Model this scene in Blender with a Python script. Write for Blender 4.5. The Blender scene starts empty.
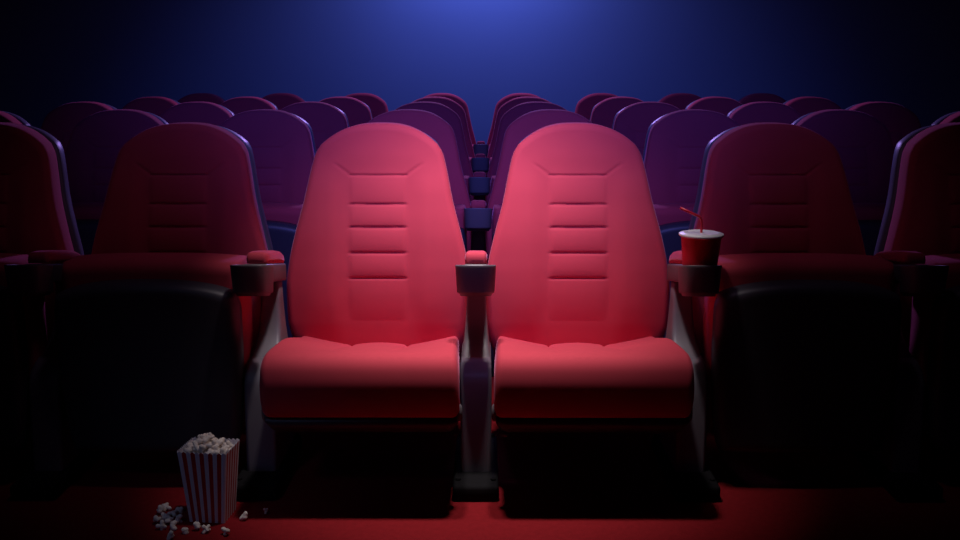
import bpy, bmesh, math, random
import numpy as np
from mathutils import Vector, Matrix, noise

random.seed(11)
C = bpy.context.scene.collection
PITCH = 1.083          # distance from one row of seats to the next
SP = 0.60              # distance from one seat to the next

# ------------------------------------------------------------------ materials
def mat(name, col, rough=.6, metal=0, sheen=0, sheen_tint=(1, 1, 1), coat=0, bump=None, var=None, spec=.5, sheen_rough=.3):
    m = bpy.data.materials.new(name); m.use_nodes = True
    nt = m.node_tree; b = nt.nodes['Principled BSDF']
    b.inputs['Base Color'].default_value = (*col, 1)
    b.inputs['Roughness'].default_value = rough
    b.inputs['Metallic'].default_value = metal
    b.inputs['Specular IOR Level'].default_value = spec
    b.inputs['Sheen Weight'].default_value = sheen
    b.inputs['Sheen Roughness'].default_value = sheen_rough
    b.inputs['Sheen Tint'].default_value = (*sheen_tint, 1)
    b.inputs['Coat Weight'].default_value = coat
    tc = nt.nodes.new('ShaderNodeTexCoord')
    if bump:
        scale, dist, strength = bump
        n = nt.nodes.new('ShaderNodeTexNoise'); n.inputs['Scale'].default_value = scale
        n.inputs['Detail'].default_value = 4
        bp = nt.nodes.new('ShaderNodeBump'); bp.inputs['Distance'].default_value = dist
        bp.inputs['Strength'].default_value = strength
        nt.links.new(tc.outputs['Object'], n.inputs['Vector'])
        nt.links.new(n.outputs['Fac'], bp.inputs['Height'])
        nt.links.new(bp.outputs['Normal'], b.inputs['Normal'])
    if var:
        scale, amt = var
        n = nt.nodes.new('ShaderNodeTexNoise'); n.inputs['Scale'].default_value = scale
        n.inputs['Detail'].default_value = 5
        r = nt.nodes.new('ShaderNodeMapRange')
        r.inputs['To Min'].default_value = 1 - amt; r.inputs['To Max'].default_value = 1 + amt
        mx = nt.nodes.new('ShaderNodeMix'); mx.data_type = 'RGBA'; mx.blend_type = 'MULTIPLY'
        mx.inputs['Factor'].default_value = 1
        mx.inputs[6].default_value = (*col, 1)
        nt.links.new(tc.outputs['Object'], n.inputs['Vector'])
        nt.links.new(n.outputs['Fac'], r.inputs['Value'])
        nt.links.new(r.outputs['Result'], mx.inputs[7])
        nt.links.new(mx.outputs[2], b.inputs['Base Color'])
    return m

M = {
 'fabric': mat('red_fabric', (.57, .054, .088), .85, sheen=.24, sheen_tint=(1, .5, .85), bump=(700, .0004, .10), var=(14, .05), spec=.25, sheen_rough=.35),
 'plastic': mat('dark_plastic', (.14, .115, .135), .42, bump=(500, .0003, .3), spec=.5),
 'post': mat('post_paint', (.17, .15, .185), .45, bump=(500, .0003, .3)),
 'shell': mat('seat_shell_plastic', (.055, .050, .070), .48, bump=(400, .0004, .3), spec=.5),
 'backshell': mat('back_shell_plastic', (.15, .14, .19), .42, bump=(400, .0004, .3)),
 'foot': mat('black_rubber', (.006, .0055, .007), .9, spec=.15),
 'chrome': mat('hinge_metal', (.55, .55, .6), .3, metal=1),
 'rubber': mat('holder_lining', (.02, .02, .025), .6),
 'carpet': mat('red_carpet', (.22, .009, .014), .95, bump=(320, .004, .6), var=(60, .22), spec=.1),
 'wall': mat('wall_paint', (.30, .32, .42), .9, var=(1.5, .05), spec=.1),
 'sidewall': mat('acoustic_cloth', (.030, .026, .034), .95, bump=(200, .002, .4), spec=.1),
 'ceiling': mat('ceiling_board', (.03, .03, .035), .95, spec=.1),
 'cup': mat('cup_card', (.72, .012, .03), .38, spec=.5),
 'lid': mat('cup_lid', (.80, .78, .82), .35),
 'straw': mat('straw_plastic', (.72, .02, .05), .35),
 'white': mat('carton_white', (.70, .66, .74), .6),
 'red': mat('carton_red', (.48, .010, .016), .55),
 'corn': mat('popcorn', (.80, .70, .64), .8, bump=(160, .002, .5), var=(55, .14)),
}

# ------------------------------------------------------------------ helpers
def link(name, me, m, parent=None):
    o = bpy.data.objects.new(name, me); C.objects.link(o)
    for mm in (m if isinstance(m, (list, tuple)) else [m]): me.materials.append(mm)
    if parent: o.parent = parent
    return o

def obj(name, bm, m, parent=None, smooth=True):
    bmesh.ops.recalc_face_normals(bm, faces=bm.faces[:])
    me = bpy.data.meshes.new(name); bm.to_mesh(me); bm.free()
    if smooth:
        for p in me.polygons: p.use_smooth = True
    return link(name, me, m, parent)

def tag(o, label=None, cat=None, group=None, kind=None):
    if label: o['label'] = label
    if cat: o['category'] = cat
    if group: o['group'] = group
    if kind: o['kind'] = kind
    return o

def thing(name, loc=(0, 0, 0), rz=0):
    o = bpy.data.objects.new(name, None); C.objects.link(o)
    o.empty_display_size = .1; o.location = loc; o.rotation_euler = (0, 0, rz)
    return o

def copy_tree(o, parent=None):
    c = o.copy(); C.objects.link(c)
    if parent: c.parent = parent
    for ch in [k for k in list(bpy.data.objects) if k.parent == o]: copy_tree(ch, c)
    return c

def box_bm(x0, x1, y0, y1, z0, z1, bev=0, seg=3, bm=None):
    b = bmesh.new()
    r = bmesh.ops.create_cube(b, size=1)
    for v in b.verts:
        v.co = Vector((x0 + (v.co.x + .5) * (x1 - x0), y0 + (v.co.y + .5) * (y1 - y0), z0 + (v.co.z + .5) * (z1 - z0)))
    if bev: bmesh.ops.bevel(b, geom=b.edges[:], offset=bev, segments=seg, profile=.5, affect='EDGES')
    if bm is None: return b
    me = bpy.data.meshes.new('tmp'); b.to_mesh(me); b.free(); bm.from_mesh(me); bpy.data.meshes.remove(me)
    return bm

def loft(rings, closed_ends=True, bm=None):
    """rings: list of equally long closed point loops"""
    bm = bm or bmesh.new()
    vr = [[bm.verts.new(p) for p in r] for r in rings]
    n = len(rings[0])
    for a, b in zip(vr, vr[1:]):
        for i in range(n):
            bm.faces.new((a[i], a[(i + 1) % n], b[(i + 1) % n], b[i]))
    if closed_ends:
        bm.faces.new(vr[0]); bm.faces.new(vr[-1][::-1])
    return bm

def tube(path, r, n=10, bm=None):
    pts = [Vector(p) for p in path]; rings = []
    up = Vector((0, 1, 0))
    for i, p in enumerate(pts):
        d = (pts[min(i + 1, len(pts) - 1)] - pts[max(i - 1, 0)]).normalized()
        a = d.cross(up).normalized(); b = d.cross(a).normalized()
        rings.append([p + r * (math.cos(t) * a + math.sin(t) * b) for t in [2 * math.pi * k / n for k in range(n)]])
    return loft(rings, True, bm)

def sq_ring(cx, cy, z, a, b, e=2.0, n=40):
    out = []
    for k in range(n):
        t = 2 * math.pi * k / n
        c, s = math.cos(t), math.sin(t)
        out.append((cx + a * math.copysign(abs(c) ** (2 / e), c), cy + b * math.copysign(abs(s) ** (2 / e), s), z))
    return out

def interp(xs, ys):
    """smooth (pchip-like) interpolation through points"""
    xs = np.array(xs, float); ys = np.array(ys, float)
    h = np.diff(xs); d = np.diff(ys) / h
    m = np.zeros_like(ys); m[0] = d[0]; m[-1] = d[-1]
    for i in range(1, len(xs) - 1):
        m[i] = 0 if d[i - 1] * d[i] <= 0 else 2 * d[i - 1] * d[i] / (d[i - 1] + d[i])
    def f(x):
        x = np.clip(x, xs[0], xs[-1])
        i = np.clip(np.searchsorted(xs, x) - 1, 0, len(h) - 1)
        t = (x - xs[i]) / h[i]
        return ((2 * t**3 - 3 * t**2 + 1) * ys[i] + (t**3 - 2 * t**2 + t) * h[i] * m[i]
                + (-2 * t**3 + 3 * t**2) * ys[i + 1] + (t**3 - t**2) * h[i] * m[i + 1])
    return f

def smooth(a, b, x):
    t = np.clip((x - a) / (b - a), 0, 1); return t * t * (3 - 2 * t)

def slab(W, ztop, zbot, zsh, front, back, ns=40, nt=60, taper=1.0):
    """Upholstered / moulded panel: outline is x = +-W(z) up to the shoulder height zsh and z = ztop(x/W(zsh)) above.
    front(x, z, d) and back(x, z, d) give y; d is the distance to the outline."""
    u = np.linspace(-1, 1, ns); s = .6 * u + .4 * np.sin(np.pi / 2 * u)
    t = np.linspace(0, 1, nt); t = t + .045 * np.sin(2 * np.pi * t) * -1
    wsh = float(W(zsh))
    T, S = np.meshgrid(t, s, indexing='ij')
    zt = ztop(S * wsh)
    zb = zbot(S)
    Zlin = zb + T * (zt - zb)
    Zc = zb + T * (zsh - zb)
    X = S * W(Zc)
    Z = Zlin
    bx = np.concatenate([X[:, 0], X[-1, :], X[::-1, -1], X[0, ::-1]])
    bz = np.concatenate([Z[:, 0], Z[-1, :], Z[::-1, -1], Z[0, ::-1]])
    D = np.full(X.shape, 9.)
    for i in range(len(bx)):           # distance to each outline segment
        ax, az = bx[i], bz[i]; cx, cz = bx[(i + 1) % len(bx)], bz[(i + 1) % len(bx)]
        dx, dz = cx - ax, cz - az; L = dx * dx + dz * dz
        if L < 1e-12: continue
        q = np.clip(((X - ax) * dx + (Z - az) * dz) / L, 0, 1)
        D = np.minimum(D, np.hypot(X - ax - q * dx, Z - az - q * dz))
    YF = front(X, Z, D); YB = back(X, Z, D)
    n = ns * nt
    idx = np.arange(n).reshape(nt, ns)
    verts = np.concatenate([np.stack([X, YF, Z], -1).reshape(-1, 3), np.stack([X * taper, YB, Z], -1).reshape(-1, 3)])
    q = np.stack([idx[:-1, :-1], idx[:-1, 1:], idx[1:, 1:], idx[1:, :-1]], -1).reshape(-1, 4)
    faces = q.tolist() + (q[:, ::-1] + n).tolist()
    loop = list(idx[0, :]) + list(idx[1:, -1]) + list(idx[-1, -2::-1]) + list(idx[-2:0:-1, 0])
    for a, b in zip(loop, loop[1:] + loop[:1]):
        faces.append((int(b), int(a), int(a) + n, int(b) + n))
    me = bpy.data.meshes.new('panel'); me.from_pydata(verts.tolist(), [], faces); me.update()
    for p in me.polygons: p.use_smooth = True
    return me

def roll(d, r):
    q = np.clip(d / r, 0, 1); return r * (1 - np.sqrt(np.clip(1 - (1 - q) ** 2, 0, 1)))

# ------------------------------------------------------------------ the seat (local x = 0 at its middle, y measured from the camera's foot for the front row)
Y0 = 2.55              # the thing's base in the front row
Wb = interp([.29, .355, .40, .50, .58, .657, .76, .863, .90, .925], [.250, .273, .280, .279, .269, .252, .225, .2035, .193, .178])
Yb = interp([.29, .36, .40, .50, .55, .60, .65, .70, .75, .80, .90, .99], [2.836, 2.825, 2.820, 2.8140, 2.8155, 2.8205, 2.8275, 2.839, 2.8545, 2.8715, 2.909, 2.944])
SEAMS = [.835, .751, .684, .609, .533]
def top_curve(x): return .986 - .063 * np.abs(x / .178) ** 2.6
def back_front(x, z, d):
    y = Yb(z)
    ax = np.abs(x)
    low = smooth(.30, .46, z)
    # side bolsters swell forward beside the middle panel, flattening out in the head part
    y = y - .009 * smooth(.085, .150, ax) * (1 - smooth(.170, .262, ax) * .75) * low * (1 - smooth(.78, .90, z))
    # head cushion
    y = y - .003 * smooth(.835, .90, z) * (1 - (ax / .25) ** 2)
    inp = 1 - smooth(.080, .088, ax)
    ed = [.40] + SEAMS[::-1]
    for lo, hi in zip(ed, ed[1:]):
        t = np.clip((z - lo) / (hi - lo), 0, 1)
        skew = np.where((z >= lo) & (z <= hi), 1, 0)
        amp = .0045 if lo > .45 else .003
        y = y - amp * skew * inp * (1 - np.abs(2 * t - 1) ** 2.2) * (1 - (ax / .11) ** 4).clip(0, 1)
    for zs in SEAMS:
        y = y + .0042 * np.exp(-((z - zs) / .0026) ** 2) * (1 - smooth(.078, .092, ax))
    y = y + .0008 * np.exp(-((ax - .084) / .004) ** 2) * smooth(.50, .56, z) * (1 - smooth(.83, .84, z))
    # the two slanting seams of the head part
    t = ((ax - .084) * .058 + (z - .835) * .042) / (.058 ** 2 + .042 ** 2)
    dd = np.abs(-(ax - .084) * .042 + (z - .835) * .058) / math.hypot(.058, .042)
    y = y + .0036 * np.exp(-(dd / .0028) ** 2) * np.where((t > -.03) & (t < 1), 1 - smooth(.55, 1, t), 0)
    return y - Y0 + roll(d, .021)
def back_back(x, z, d): return Yb(z) - Y0 + .100 - roll(d, .024)
me_backrest = slab(Wb, top_curve, lambda s: .29 + .0 * s, .925, back_front, back_back, 96, 230, .965)

Wsh = lambda z: Wb(z) - .012
def shell_top(x): return .977 - .063 * np.abs(x / .177) ** 2.6
def shell_front(x, z, d): return Yb(z) - Y0 + .112 + roll(d, .008)
def shell_back(x, z, d): return Yb(z) - Y0 + .165 - roll(d, .014)
me_backshell = slab(Wsh, shell_top, lambda s: .25 + .0 * s, .921, shell_front, shell_back, 44, 60)

def make_cushion_open():
    """section swept across the seat: nose at the front, three shallow lobes on top"""
    base = [(2.825, .262), (2.842, .285), (2.835, .318), (2.79, .3275), (2.70, .352), (2.60, .379), (2.50, .405), (2.44, .420), (2.40, .428),
            (2.370, .430), (2.348, .424), (2.333, .409), (2.325, .386), (2.321, .355), (2.323, .318), (2.331, .289), (2.345, .270), (2.366, .260),
            (2.42, .256), (2.50, .255), (2.65, .256), (2.79, .258)]
    P = [Vector((p[0], p[1])) for p in base]
    dense = []
    n = len(P)
    for i in range(n):
        p0, p1, p2, p3 = P[i - 1], P[i], P[(i + 1) % n], P[(i + 2) % n]
        for k in range(4):
            t = k / 4
            dense.append(.5 * ((2 * p1) + (-p0 + p2) * t + (2 * p0 - 5 * p1 + 4 * p2 - p3) * t * t + (-p0 + 3 * p1 - 3 * p2 + p3) * t ** 3))
    cy, cz = 2.58, .315
    rings = []
    us = [-1 + 2 * k / 90 for k in range(91)]
    R = .020
    for u in us:
        uu = .75 * u + .25 * math.sin(math.pi / 2 * u)
        ring = []
        for p in dense:
            top = float(smooth(.295, .318, np.array(p.y))) * float(smooth(2.34, 2.62, np.array(p.x)))
            hw = .2560 - .014 * (p.x - 2.32) / .5
            x = uu * hw; ax = abs(x)
            d = hw - ax
            sc = R * (1 - math.sqrt(max(0, 1 - (1 - min(d / R, 1)) ** 2))) if d < R else 0
            lobe = .031 * min(1, max(0, (ax - .086) / .150)) ** 1.15 + .008 * max(0, 1 - (x / .084) ** 2)
            lobe -= .006 * math.exp(-((ax - .085) / .005) ** 2)
            dirv = Vector((p.x - cy, p.y - cz)); L = dirv.length
            nx = p.x; nz = p.y + top * lobe * 1.0
            # shrink towards the middle of the section near the sides
            nz = cz + (nz - cz) * (1 - sc / .06)
            nx = cy + (nx - cy) * (1 - sc / .24)
            ring.append((x, nx - Y0, nz))
        rings.append(ring)
    return loft(rings)

def make_pan_open():
    """moulded tray below the open cushion"""
    rings = []
    prof = [(2.376, .262), (2.356, .254), (2.356, .238), (2.385, .212), (2.46, .200), (2.60, .188), (2.76, .182), (2.83, .190), (2.84, .262)]
    for u in [-1, -.985, -.96, -.9, -.6, 0, .6, .9, .96, .985, 1]:
        k = 1 - .5 * max(0, (abs(u) - .9) / .1) ** 2
        rings.append([(u * .250, y - Y0, .262 + (z - .262) * k) for y, z in prof])
    return loft(rings)

Wc = interp([.13, .20, .40, .55, .60], [.240, .247, .250, .250, .243])
def fc_top(x): return .634 - .010 * np.abs(x / .25) ** 3
def fc_front(x, z, d): return 2.556 + .03 * (z - .4) - Y0 + roll(d, .030)
def fc_back(x, z, d): return 2.735 + .05 * (z - .4) - Y0 - roll(d, .055)
me_fold_cushion = slab(Wc, fc_top, lambda s: .15 + .0 * s, .600, fc_front, fc_back, 40, 40)
Wp = interp([.08, .12, .20, .40, .50, .548], [.212, .230, .243, .252, .251, .240])
def fp_top(x): return .585 - .030 * np.abs(x / .240) ** 2.6 - .006 * np.abs(x / .240) ** 12
def fp_front(x, z, d): return 2.492 + .016 * (np.abs(x) / .25) ** 2 + .02 * (z - .5) ** 2 - Y0 + roll(d, .026)
def fp_back(x, z, d): return 2.562 + .03 * (z - .4) - Y0 + 0 * d
me_fold_pan = slab(Wp, fp_top, lambda s: .10 + .0 * s, .545, fp_front, fp_back, 44, 50)

def hinge(x):
    bm = bmesh.new()
    sgn = 1 if x > 0 else -1
    rings = []
    for k, (r, t) in enumerate([(.024, 0), (.024, .010), (.018, .014), (.006, .015)]):
        rings.append([(x + sgn * t, 2.36 + .0 + r * math.cos(a) * .5 - Y0 + .02, .268 + r * math.sin(a)) for a in [2 * math.pi * i / 20 for i in range(20)]])
    return loft(rings)

def make_seat(kind):
    t = thing('cinema_chair')
    link('backrest', me_backrest, [] if me_backrest.materials else M['fabric'], t)
    link('back_shell', me_backshell, [] if me_backshell.materials else M['backshell'], t)
    if kind == 'open':
        obj('seat_cushion', make_cushion_open(), M['fabric'], t)
        obj('seat_pan', make_pan_open(), M['shell'], t)
        for s in (-1, 1): obj('hinge_cap', hinge(s * .2470), M['plastic'], t)
    else:
        link('seat_cushion', me_fold_cushion, M['fabric'], t)
        link('seat_pan', me_fold_pan, M['shell'], t)
    return t

# ------------------------------------------------------------------ armrest pillar (local origin at its foot)
def make_armrest():
    t = thing('armrest_stand')
    # lower post: broad block with a rounded shoulder
    bm = bmesh.new()
    def ring(z, y0, y1, w, r=.012):
        pts = []
        for cx, cy, a0 in ((w - r, y0 + r, -90), (w - r, y1 - r, 0), (-w + r, y1 - r, 90), (-w + r, y0 + r, 180)):
            for k in range(6):
                a = math.radians(a0 + 18 * k)
                pts.append((cx + r * math.cos(a), cy + r * math.sin(a) - Y0, z))
        return pts
    rings = [ring(.0, 2.512, 2.765, .042), ring(.03, 2.513, 2.77, .0425), ring(.12, 2.520, 2.775, .0430), ring(.25, 2.532, 2.78, .0440), ring(.290, 2.538, 2.78, .0440),
             ring(.308, 2.545, 2.78, .0437), ring(.322, 2.556, 2.78, .0432), ring(.332, 2.572, 2.78, .0430), ring(.340, 2.585, 2.78, .0425), ring(.347, 2.605, 2.78, .040, .01)]
    post = obj('post', loft(rings), M['post'], t)
    # upper neck, set back, flaring forward and down into the post
    rings = [ring(.335, 2.590, 2.775, .0395), ring(.350, 2.625, 2.775, .039), ring(.370, 2.655, 2.775, .0365), ring(.40, 2.682, 2.775, .0335), ring(.44, 2.700, 2.775, .0305), ring(.49, 2.710, 2.775, .028),
             ring(.550, 2.715, 2.775, .027)]
    obj('neck', loft(rings), M['post'], t)
    # foot plate bolted to the floor
    bm = box_bm(-.062, .062, 2.415 - Y0, 2.80 - Y0, 0, .045, .010)
    f = obj('foot_plate', bm, M['foot'], t)
    for sx in (-1, 1):
        for y in (2.46, 2.785):
            bm = loft([sq_ring(sx * .048, y - Y0, .044, .008, .008, 2, 6), sq_ring(sx * .048, y - Y0, .050, .008, .008, 2, 6)])
            obj('bolt', bm, M['foot'], f)
    # arm beam, sloping down towards the backrest
    SL = .19
    bm = box_bm(-.034, .034, 2.560 - Y0, 2.800 - Y0, .575, .627, .006)
    for v in bm.verts: v.co.z -= SL * (v.co.y + Y0 - 2.56)
    obj('arm_beam', bm, M['plastic'], t)
    # pad
    rings = []
    for y, w, z1, r in [(2.572, .020, .640, .006), (2.575, .026, .650, .010), (2.583, .0285, .657, .012), (2.62, .030, .661, .013), (2.70, .031, .663, .014), (2.76, .031, .661, .014), (2.788, .030, .655, .013), (2.800, .026, .644, .010)]:
        z0 = .6255
        pts = [(-w, y - Y0, z0), (-w - .001, y - Y0, (z0 + z1) / 2 - .003)]
        for k in range(7):
            a = math.radians(180 - 90 * k / 6); pts.append((-w + r + r * math.cos(a), y - Y0, z1 - r + r * math.sin(a)))
        for k in range(7):
            a = math.radians(90 - 90 * k / 6); pts.append((w - r + r * math.cos(a), y - Y0, z1 - r + r * math.sin(a)))
        pts += [(w + .001, y - Y0, (z0 + z1) / 2 - .003), (w, y - Y0, z0)]
        rings.append(pts)
    rings = [[(x, y, z - SL * (y + Y0 - 2.575)) for x, y, z in r] for r in rings]
    obj('arm_pad', loft(rings), M['fabric'], t)
    # cup holder
    cy = 2.522 - Y0; e = 3.0
    rr = [(.548, .030, .030), (.548, .042, .042), (.555, .0440, .0440), (.5555, .0490, .0485), (.561, .0508, .0500), (.626, .0545, .0530), (.631, .0548, .0532), (.6325, .0540, .0525), (.6325, .0505, .0490),
          (.630, .0495, .0480), (.602, .0485, .047), (.572, .0465, .0432), (.570, .030, .030)]
    rings = [[(x, y, q - SL * (y - cy)) for x, y, q in sq_ring(0, cy, z, a, b, e if a > .031 else 2)] for z, a, b in rr[:-3]]
    rings += [sq_ring(0, cy, z, a, b, e if a > .031 else 2) for z, a, b in rr[-3:]]
    obj('cup_holder', loft(rings), M['plastic'], t)
    return t

seat_open = make_seat('open')
seat_fold = make_seat('fold')
pillar = make_armrest()

ROW = ['front', 'second', 'third', 'fourth', 'rearmost']
def seat_label(r, i):
    side = 'left' if i < 0 else 'right'
    n = abs(i)
    place = {1: f'directly {side} of the central gap', 2: f'second {side} of the central gap', 3: f'third {side} of the central gap', 4: f'fourth {side} of the central gap'}[n]
    if r == 0 and n == 1: return f'open red cinema seat, brightly lit, {side} one of the front pair'
    if r == 0 and n == 2:
        return ('folded dark red front-row seat left of the open pair, behind popcorn carton' if i < 0 else 'folded dark red front-row seat right of the open pair, beside soda cup')
    if r == 0: return f'folded front-row seat in shadow, cut off by the {side} picture edge'
    return f'folded purple-red cinema seat in the {ROW[r]} row, {place}'
first = {'open': seat_open, 'fold': seat_fold}; used = set()
for r in range(5):
    for i in ((-3, -2, -1, 1, 2, 3) if r == 0 else (-4, -3, -2, -1, 1, 2, 3, 4)):
        k = 'open' if (r == 0 and abs(i) == 1) else 'fold'
        o = first[k] if k not in used else copy_tree(first[k]); used.add(k)
        o.location = ((abs(i) - .5) * SP * (1 if i > 0 else -1) + .004, Y0 + PITCH * r, 0)
        tag(o, seat_label(r, i), 'chair', 'open seats in the front row' if k == 'open' else f'folded seats in the {ROW[r]} row')
ORD = {1: 'first', 2: 'second', 3: 'third'}
def arm_label(r, j):
    if j == 0:
        return ('dark grey armrest post with empty cup holder between the two open seats' if r == 0 else f'dark armrest post with cup holder in the {ROW[r]} row\'s central gap')
    side = 'left' if j < 0 else 'right'
    if r == 0 and j == -1: return 'armrest post with empty cup holder on the outer side of left open seat'
    if r == 0 and j == 1: return 'armrest post whose holder carries the red soda cup'
    if r == 0: return f'shadowed armrest post near the {side} picture edge in the front row'
    return f'armrest post in the {ROW[r]} row, {ORD[abs(j)]} one {side} of the central gap'
used_p = False
for r in range(5):
    for j in ((-2, -1, 0, 1, 2) if r == 0 else (-3, -2, -1, 0, 1, 2, 3)):
        o = copy_tree(pillar) if used_p else pillar; used_p = True
        o.location = (j * SP, Y0 + PITCH * r, 0)
        tag(o, arm_label(r, j), 'armrest', f'armrest posts of the {ROW[r]} row')

# ------------------------------------------------------------------ soda cup in the right holder
cx, cy = SP, 2.522
soda = thing('soda_cup', (cx, cy, .5735))
tag(soda, 'red paper soda cup with white lid and bent straw in the right cup holder', 'cup')
prof = [(.000, .030), (.000, .0395), (.004, .0425), (.070, .0468), (.138, .0530), (.1395, .0535), (.1405, .0520), (.138, .050)]
obj('cup_body', loft([sq_ring(0, 0, z, r, r, 2, 48) for z, r in prof]), M['cup'], soda)
prof = [(.1385, .0545), (.1385, .0578), (.1405, .0588), (.1440, .0588), (.1455, .0578), (.1465, .0500), (.1480, .0480), (.1485, .0460), (.1475, .0440), (.1475, .006)]
obj('lid', loft([sq_ring(0, 0, z, r, r, 2, 48) for z, r in prof]), M['lid'], soda)
path = [(0, 0, .02), (0, 0, .12), (.0, 0, .170), (-.001, 0, .180), (-.005, 0, .187), (-.012, 0, .1925), (-.030, .002, .2005), (-.058, .004, .213)]
obj('straw', tube(path, .0034, 12), M['straw'], soda)

# ------------------------------------------------------------------ popcorn
def corn_mesh(k):
    rnd = random.Random(40 + k)
    bm = bmesh.new()
    bmesh.ops.create_icosphere(bm, subdivisions=3, radius=1)
    lobes = [Vector((rnd.gauss(0, 1), rnd.gauss(0, 1), rnd.gauss(0, 1))).normalized() for _ in range(5 + k % 3)]
    size = [rnd.uniform(.75, 1.15) for _ in lobes]
    for v in bm.verts:
        d = v.co.normalized()
        r = .45
        for l, s in zip(lobes, size):
            r = max(r, s * math.exp(-((1 - d.dot(l)) / .30) ** 1.5))
        r += .10 * noise.noise(d * 3 + Vector((k * 7, 0, 0)))
        v.co = d * r * .0138
    bmesh.ops.recalc_face_normals(bm, faces=bm.faces[:])
    me = bpy.data.meshes.new('popcorn_piece'); bm.to_mesh(me); bm.free()
    for p in me.polygons: p.use_smooth = True
    me.materials.append(M['corn'])
    return me
corns = [corn_mesh(k) for k in range(6)]
corn_low = [min(v.co.z for v in m.vertices) for m in corns]

# carton: striped tapering box; corners found on the floor and at rim height
cen = Vector((-.688, 2.334))
ROTC = math.radians(-6)
def corner(k, t):
    w = .0465 + .0175 * t
    d = .041 + .009 * t
    x, y = ((-w, -d), (w, -d), (w, d), (-w, d))[k]
    return Vector((x * math.cos(ROTC) - y * math.sin(ROTC), x * math.sin(ROTC) + y * math.cos(ROTC), t * H_C))
H_C = .196
N_ST = 11
carton = thing('popcorn_carton', (cen.x, cen.y, 0))
tag(carton, 'red and white striped popcorn carton standing on the carpet', 'carton')
def carton_bm():
    bm = bmesh.new()
    B = [corner(k, 0) for k in range(4)]; T = [corner(k, 1) for k in range(4)]
    def side(i, inner):
        a, b = B[i], B[(i + 1) % 4]; ta, tb = T[i], T[(i + 1) % 4]
        nrm = ((b - a).cross(Vector((0, 0, 1)))).normalized()
        cols = []
        for k in range(N_ST * 2 + 1):
            u = k / (N_ST * 2)
            off = (.0012 if k % 2 else 0) - inner
            sc = 1 if not inner else (1 - 2 * inner / .09)
            uu = .5 + (u - .5) * sc
            col = []
            for h in range(9):
                t = h / 8
                p = (a.lerp(b, uu)).lerp(ta.lerp(tb, uu), t) + nrm * off
                if h == 8: p.z -= .0 if k % 2 else .005
                col.append(bm.verts.new(p))
            cols.append(col)
        for k in range(N_ST * 2):
            for h in range(8):
                f = bm.faces.new((cols[k][h], cols[k + 1][h], cols[k + 1][h + 1], cols[k][h + 1]))
                f.material_index = (0 if (k // 2) % 2 == 0 else 1) if not inner else 0
        return cols
    outer = [side(i, 0) for i in range(4)]
    inn = [side(i, .0012) for i in range(4)]
    for o_, i_ in zip(outer, inn):
        for k in range(N_ST * 2):
            bm.faces.new((o_[k][8], o_[k + 1][8], i_[k + 1][8], i_[k][8]))
    bm.faces.new([bm.verts.new(p + Vector((0, 0, .001))) for p in B])
    bmesh.ops.remove_doubles(bm, verts=bm.verts[:], dist=.0002)
    return bm
obj('carton_wall', carton_bm(), [M['white'], M['red']], carton, smooth=False).name = 'striped_wall'

def P_in(u, v, z):
    c = [corner(k, z / H_C + 1e-6) for k in range(4)]
    a = (c[0].lerp(c[1], u).lerp(c[3].lerp(c[2], u), v)) * .92
    return Vector((cen.x + a.x, cen.y + a.y, z))
# bed of popcorn that fills the carton below the countable top layer
bm = bmesh.new(); G = 16; gv = []
def heap(u, v):
    e = min(u, 1 - u, v, 1 - v)
    return .181 + .026 * min(1, e * 3.2) * math.exp(-((u - .40) / .26) ** 2) 
for i in range(G + 1):
    gv.append([bm.verts.new(P_in(i / G, j / G, heap(i / G, j / G) - .004 + .004 * noise.noise(Vector((i, j, 0)) * .9))) for j in range(G + 1)])
for i in range(G):
    for j in range(G): bm.faces.new((gv[i][j], gv[i + 1][j], gv[i + 1][j + 1], gv[i][j + 1]))
low = [[bm.verts.new(P_in(i / G, j / G, .12)) for j in (0, G)] for i in (0, G)]
bed = obj('popcorn_fill', bm, M['corn'])
tag(bed, 'packed popcorn filling the striped carton below the top pieces', 'popcorn', kind='stuff')
rnd = random.Random(5)
placed = []
def put(p, me_i, label, group, s=1.0):
    o = bpy.data.objects.new('popcorn', corns[me_i]); C.objects.link(o)
    o.location = p; o.rotation_euler = (rnd.uniform(0, 6.3), rnd.uniform(0, 6.3), rnd.uniform(0, 6.3)); o.scale = (s, s, s)
    tag(o, label, 'popcorn', group)
tries = 0
while len(placed) < 46 and tries < 6000:
    tries += 1
    u, v = rnd.random(), rnd.random()
    layer = 0 if len(placed) < 32 else 1
    if layer: u, v = rnd.gauss(.33, .16), rnd.gauss(.5, .2)
    if not (.09 < u < .91 and .09 < v < .91): continue
    p = P_in(u, v, heap(u, v) + .004 + layer * .015)
    if any((p - q).length < .0155 for q in placed): continue
    placed.append(p)
    put(p, rnd.randrange(6), 'popcorn piece heaped in the top of the striped carton', 'popcorn heaped in the carton', rnd.uniform(.92, 1.12))

# spilled pieces, each found on the carpet
TH, HC, F, CXO, XV = .203, 1.138, 960., .022, 484
def floor_at(px, py):
    a = TH + math.atan((py - 270) / F)
    Y = HC / math.tan(a); D = Y * math.cos(TH) + HC * math.sin(TH)
    return Vector(((px - XV) * D / F + CXO, Y, 0))
spill = [(245, 519, 'single popcorn piece lying right of the striped carton'),
         (266, 512, 'small popcorn piece farthest right of the carton on the carpet'),
         (226.5, 533, 'popcorn piece in front of the carton\'s right corner'),
         (206.5, 531, 'popcorn piece in front of the carton\'s middle'),
         (198, 529, 'popcorn piece touching the carton\'s front left of the middle'),
         (184, 532, 'popcorn piece in front of the carton\'s left corner'),
         (172, 538, 'popcorn piece nearest the camera at the left spill')]
pile = [(172.5, 528), (166, 509, ), (160, 513), (156, 522), (165, 520), (173, 515), (178, 521), (162, 528), (170, 521.5), (181, 511)]
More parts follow.
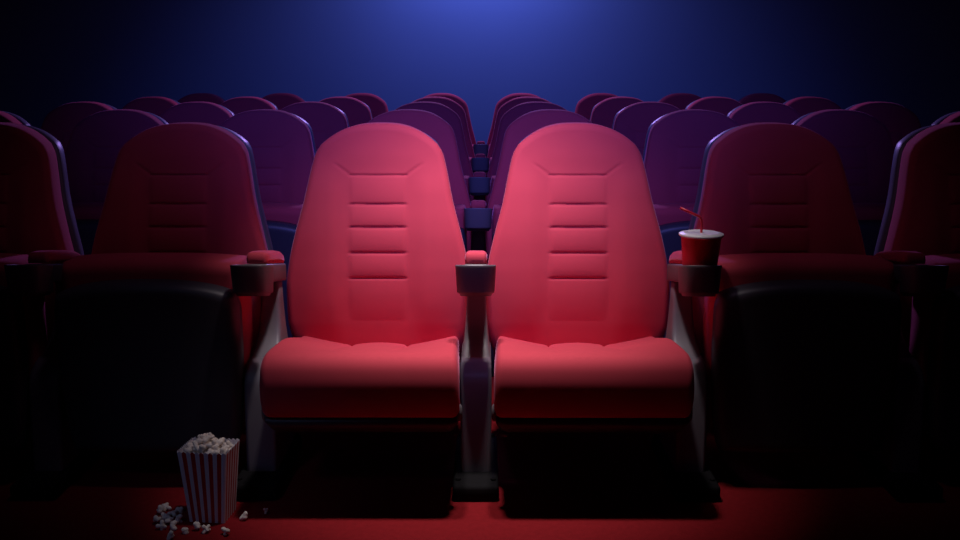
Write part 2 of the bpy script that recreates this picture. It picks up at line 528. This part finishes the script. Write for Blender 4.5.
for k, (px, py, lab) in enumerate(spill):
    p = floor_at(px, py + 2); p.z = .0095
    put(p, k % 6, lab, 'popcorn spilled on the carpet', .72 if px == 266 else 1.0)
for k, (px, py) in enumerate(pile):
    p = floor_at(px, py + 2); p.z = .0095
    put(p, (k + 2) % 6, 'popcorn piece in the dim scatter left of the carton', 'popcorn scattered left of the carton', 1.05)

# ------------------------------------------------------------------ the room
def struct(name, bm, m): return tag(obj(name, bm, m, smooth=False), kind='structure')
YB = 8.9; XS = 5.5; ZC = 3.6; YF = -1.6
struct('floor', box_bm(-XS, XS, YF, YB, -.1, 0), M['carpet'])
struct('ceiling', box_bm(-XS, XS, YF, YB, ZC, ZC + .1), M['ceiling'])
struct('wall_back', box_bm(-XS - .1, XS + .1, YB, YB + .1, -.1, ZC + .1), M['wall'])
struct('wall_front', box_bm(-XS - .1, XS + .1, YF - .1, YF, -.1, ZC + .1), M['sidewall'])
struct('wall_left', box_bm(-XS - .1, -XS, YF, YB, -.1, ZC + .1), M['sidewall'])
struct('wall_right', box_bm(XS, XS + .1, YF, YB, -.1, ZC + .1), M['sidewall'])

HAZE = False
if HAZE:
    bm = box_bm(-XS + .05, XS - .05, 3.12, YB - .02, .01, ZC - .02)
    hz = tag(obj('haze', bm, [], smooth=False), 'thin blue-lit haze hanging over the rear rows', 'haze', kind='stuff')
    m = bpy.data.materials.new('haze'); m.use_nodes = True; nt = m.node_tree; nt.nodes.clear()
    out = nt.nodes.new('ShaderNodeOutputMaterial'); vs = nt.nodes.new('ShaderNodeVolumeScatter')
    vs.inputs['Color'].default_value = (.9, .9, 1, 1); vs.inputs['Density'].default_value = .09; vs.inputs['Anisotropy'].default_value = .0
    nt.links.new(vs.outputs[0], out.inputs['Volume'])
    hz.data.materials.append(m)

# ------------------------------------------------------------------ light
def spot(name, loc, target, power, col, angle, blend, radius):
    l = bpy.data.lights.new(name, 'SPOT'); l.energy = power; l.color = col
    l.spot_size = math.radians(angle); l.spot_blend = blend; l.shadow_soft_size = radius
    o = bpy.data.objects.new(name, l); C.objects.link(o); o.location = loc
    o.rotation_euler = (Vector(target) - Vector(loc)).to_track_quat('-Z', 'Y').to_euler()
    return o
def area(name, loc, target, size, power, col):
    l = bpy.data.lights.new(name, 'AREA'); l.shape = 'DISK'; l.size = size; l.energy = power; l.color = col
    o = bpy.data.objects.new(name, l); C.objects.link(o); o.location = loc
    o.rotation_euler = (Vector(target) - o.location).to_track_quat('-Z', 'Y').to_euler()
    return o
for sx in (-.12, .12):
    spot('key_spot', (sx, 2.38, 2.35), (sx, 2.62, .5), 102, (1, .88, .86), 42, .95, .06)
for sx in (-.3, .3):
    spot('wide_fill_spot', (sx, 2.3, 2.7), (sx * 2.4, 2.95, .75), 7, (.95, .62, 1), 46, 1, .15)  # added broad fill that lifts the neighbouring seats and the posts
spot('violet_back_spot', (0, 8.2, 3.0), (0, 3.6, .8), 320, (.46, .28, 1), 110, .8, .2)
spot('wall_wash', (0, YB - .8, 2.9), (0, YB, 1.9), 145, (.14, .22, 1), 160, 1, .2)
spot('blue_haze_fill', (0, .6, 3.4), (0, 6.2, .6), 430, (.075, .13, 1), 52, 1, .3)  # added blue light that imitates haze over the rear rows
spot('violet_seat_spot', (0, .9, 3.3), (0, 2.95, 1.10), 230, (.34, .28, 1), 30, 1, .2)
spot('side_fill_spot', (-1.3, .4, 2.3), (-.70, 2.35, .1), 13, (.38, .52, 1), 19, 1, .2)

w = bpy.data.worlds.new('world'); bpy.context.scene.world = w; w.use_nodes = True
w.node_tree.nodes['Background'].inputs[0].default_value = (.2, .22, .5, 1)
w.node_tree.nodes['Background'].inputs[1].default_value = .0

# ------------------------------------------------------------------ camera
cam = bpy.data.cameras.new('camera'); co = bpy.data.objects.new('camera', cam); C.objects.link(co)
cam.sensor_width = 36; cam.lens = 36; cam.clip_start = .05
co.location = (CXO, 0, HC); co.rotation_euler = (math.pi / 2 - TH, 0, 4 / 960)
bpy.context.scene.camera = co
vs_ = bpy.context.scene.view_settings
vs_.view_transform = 'Standard'; vs_.look = 'None'; vs_.exposure = 0; vs_.gamma = 1; vs_.use_curve_mapping = False
bpy.context.scene.display_settings.display_device = 'sRGB'
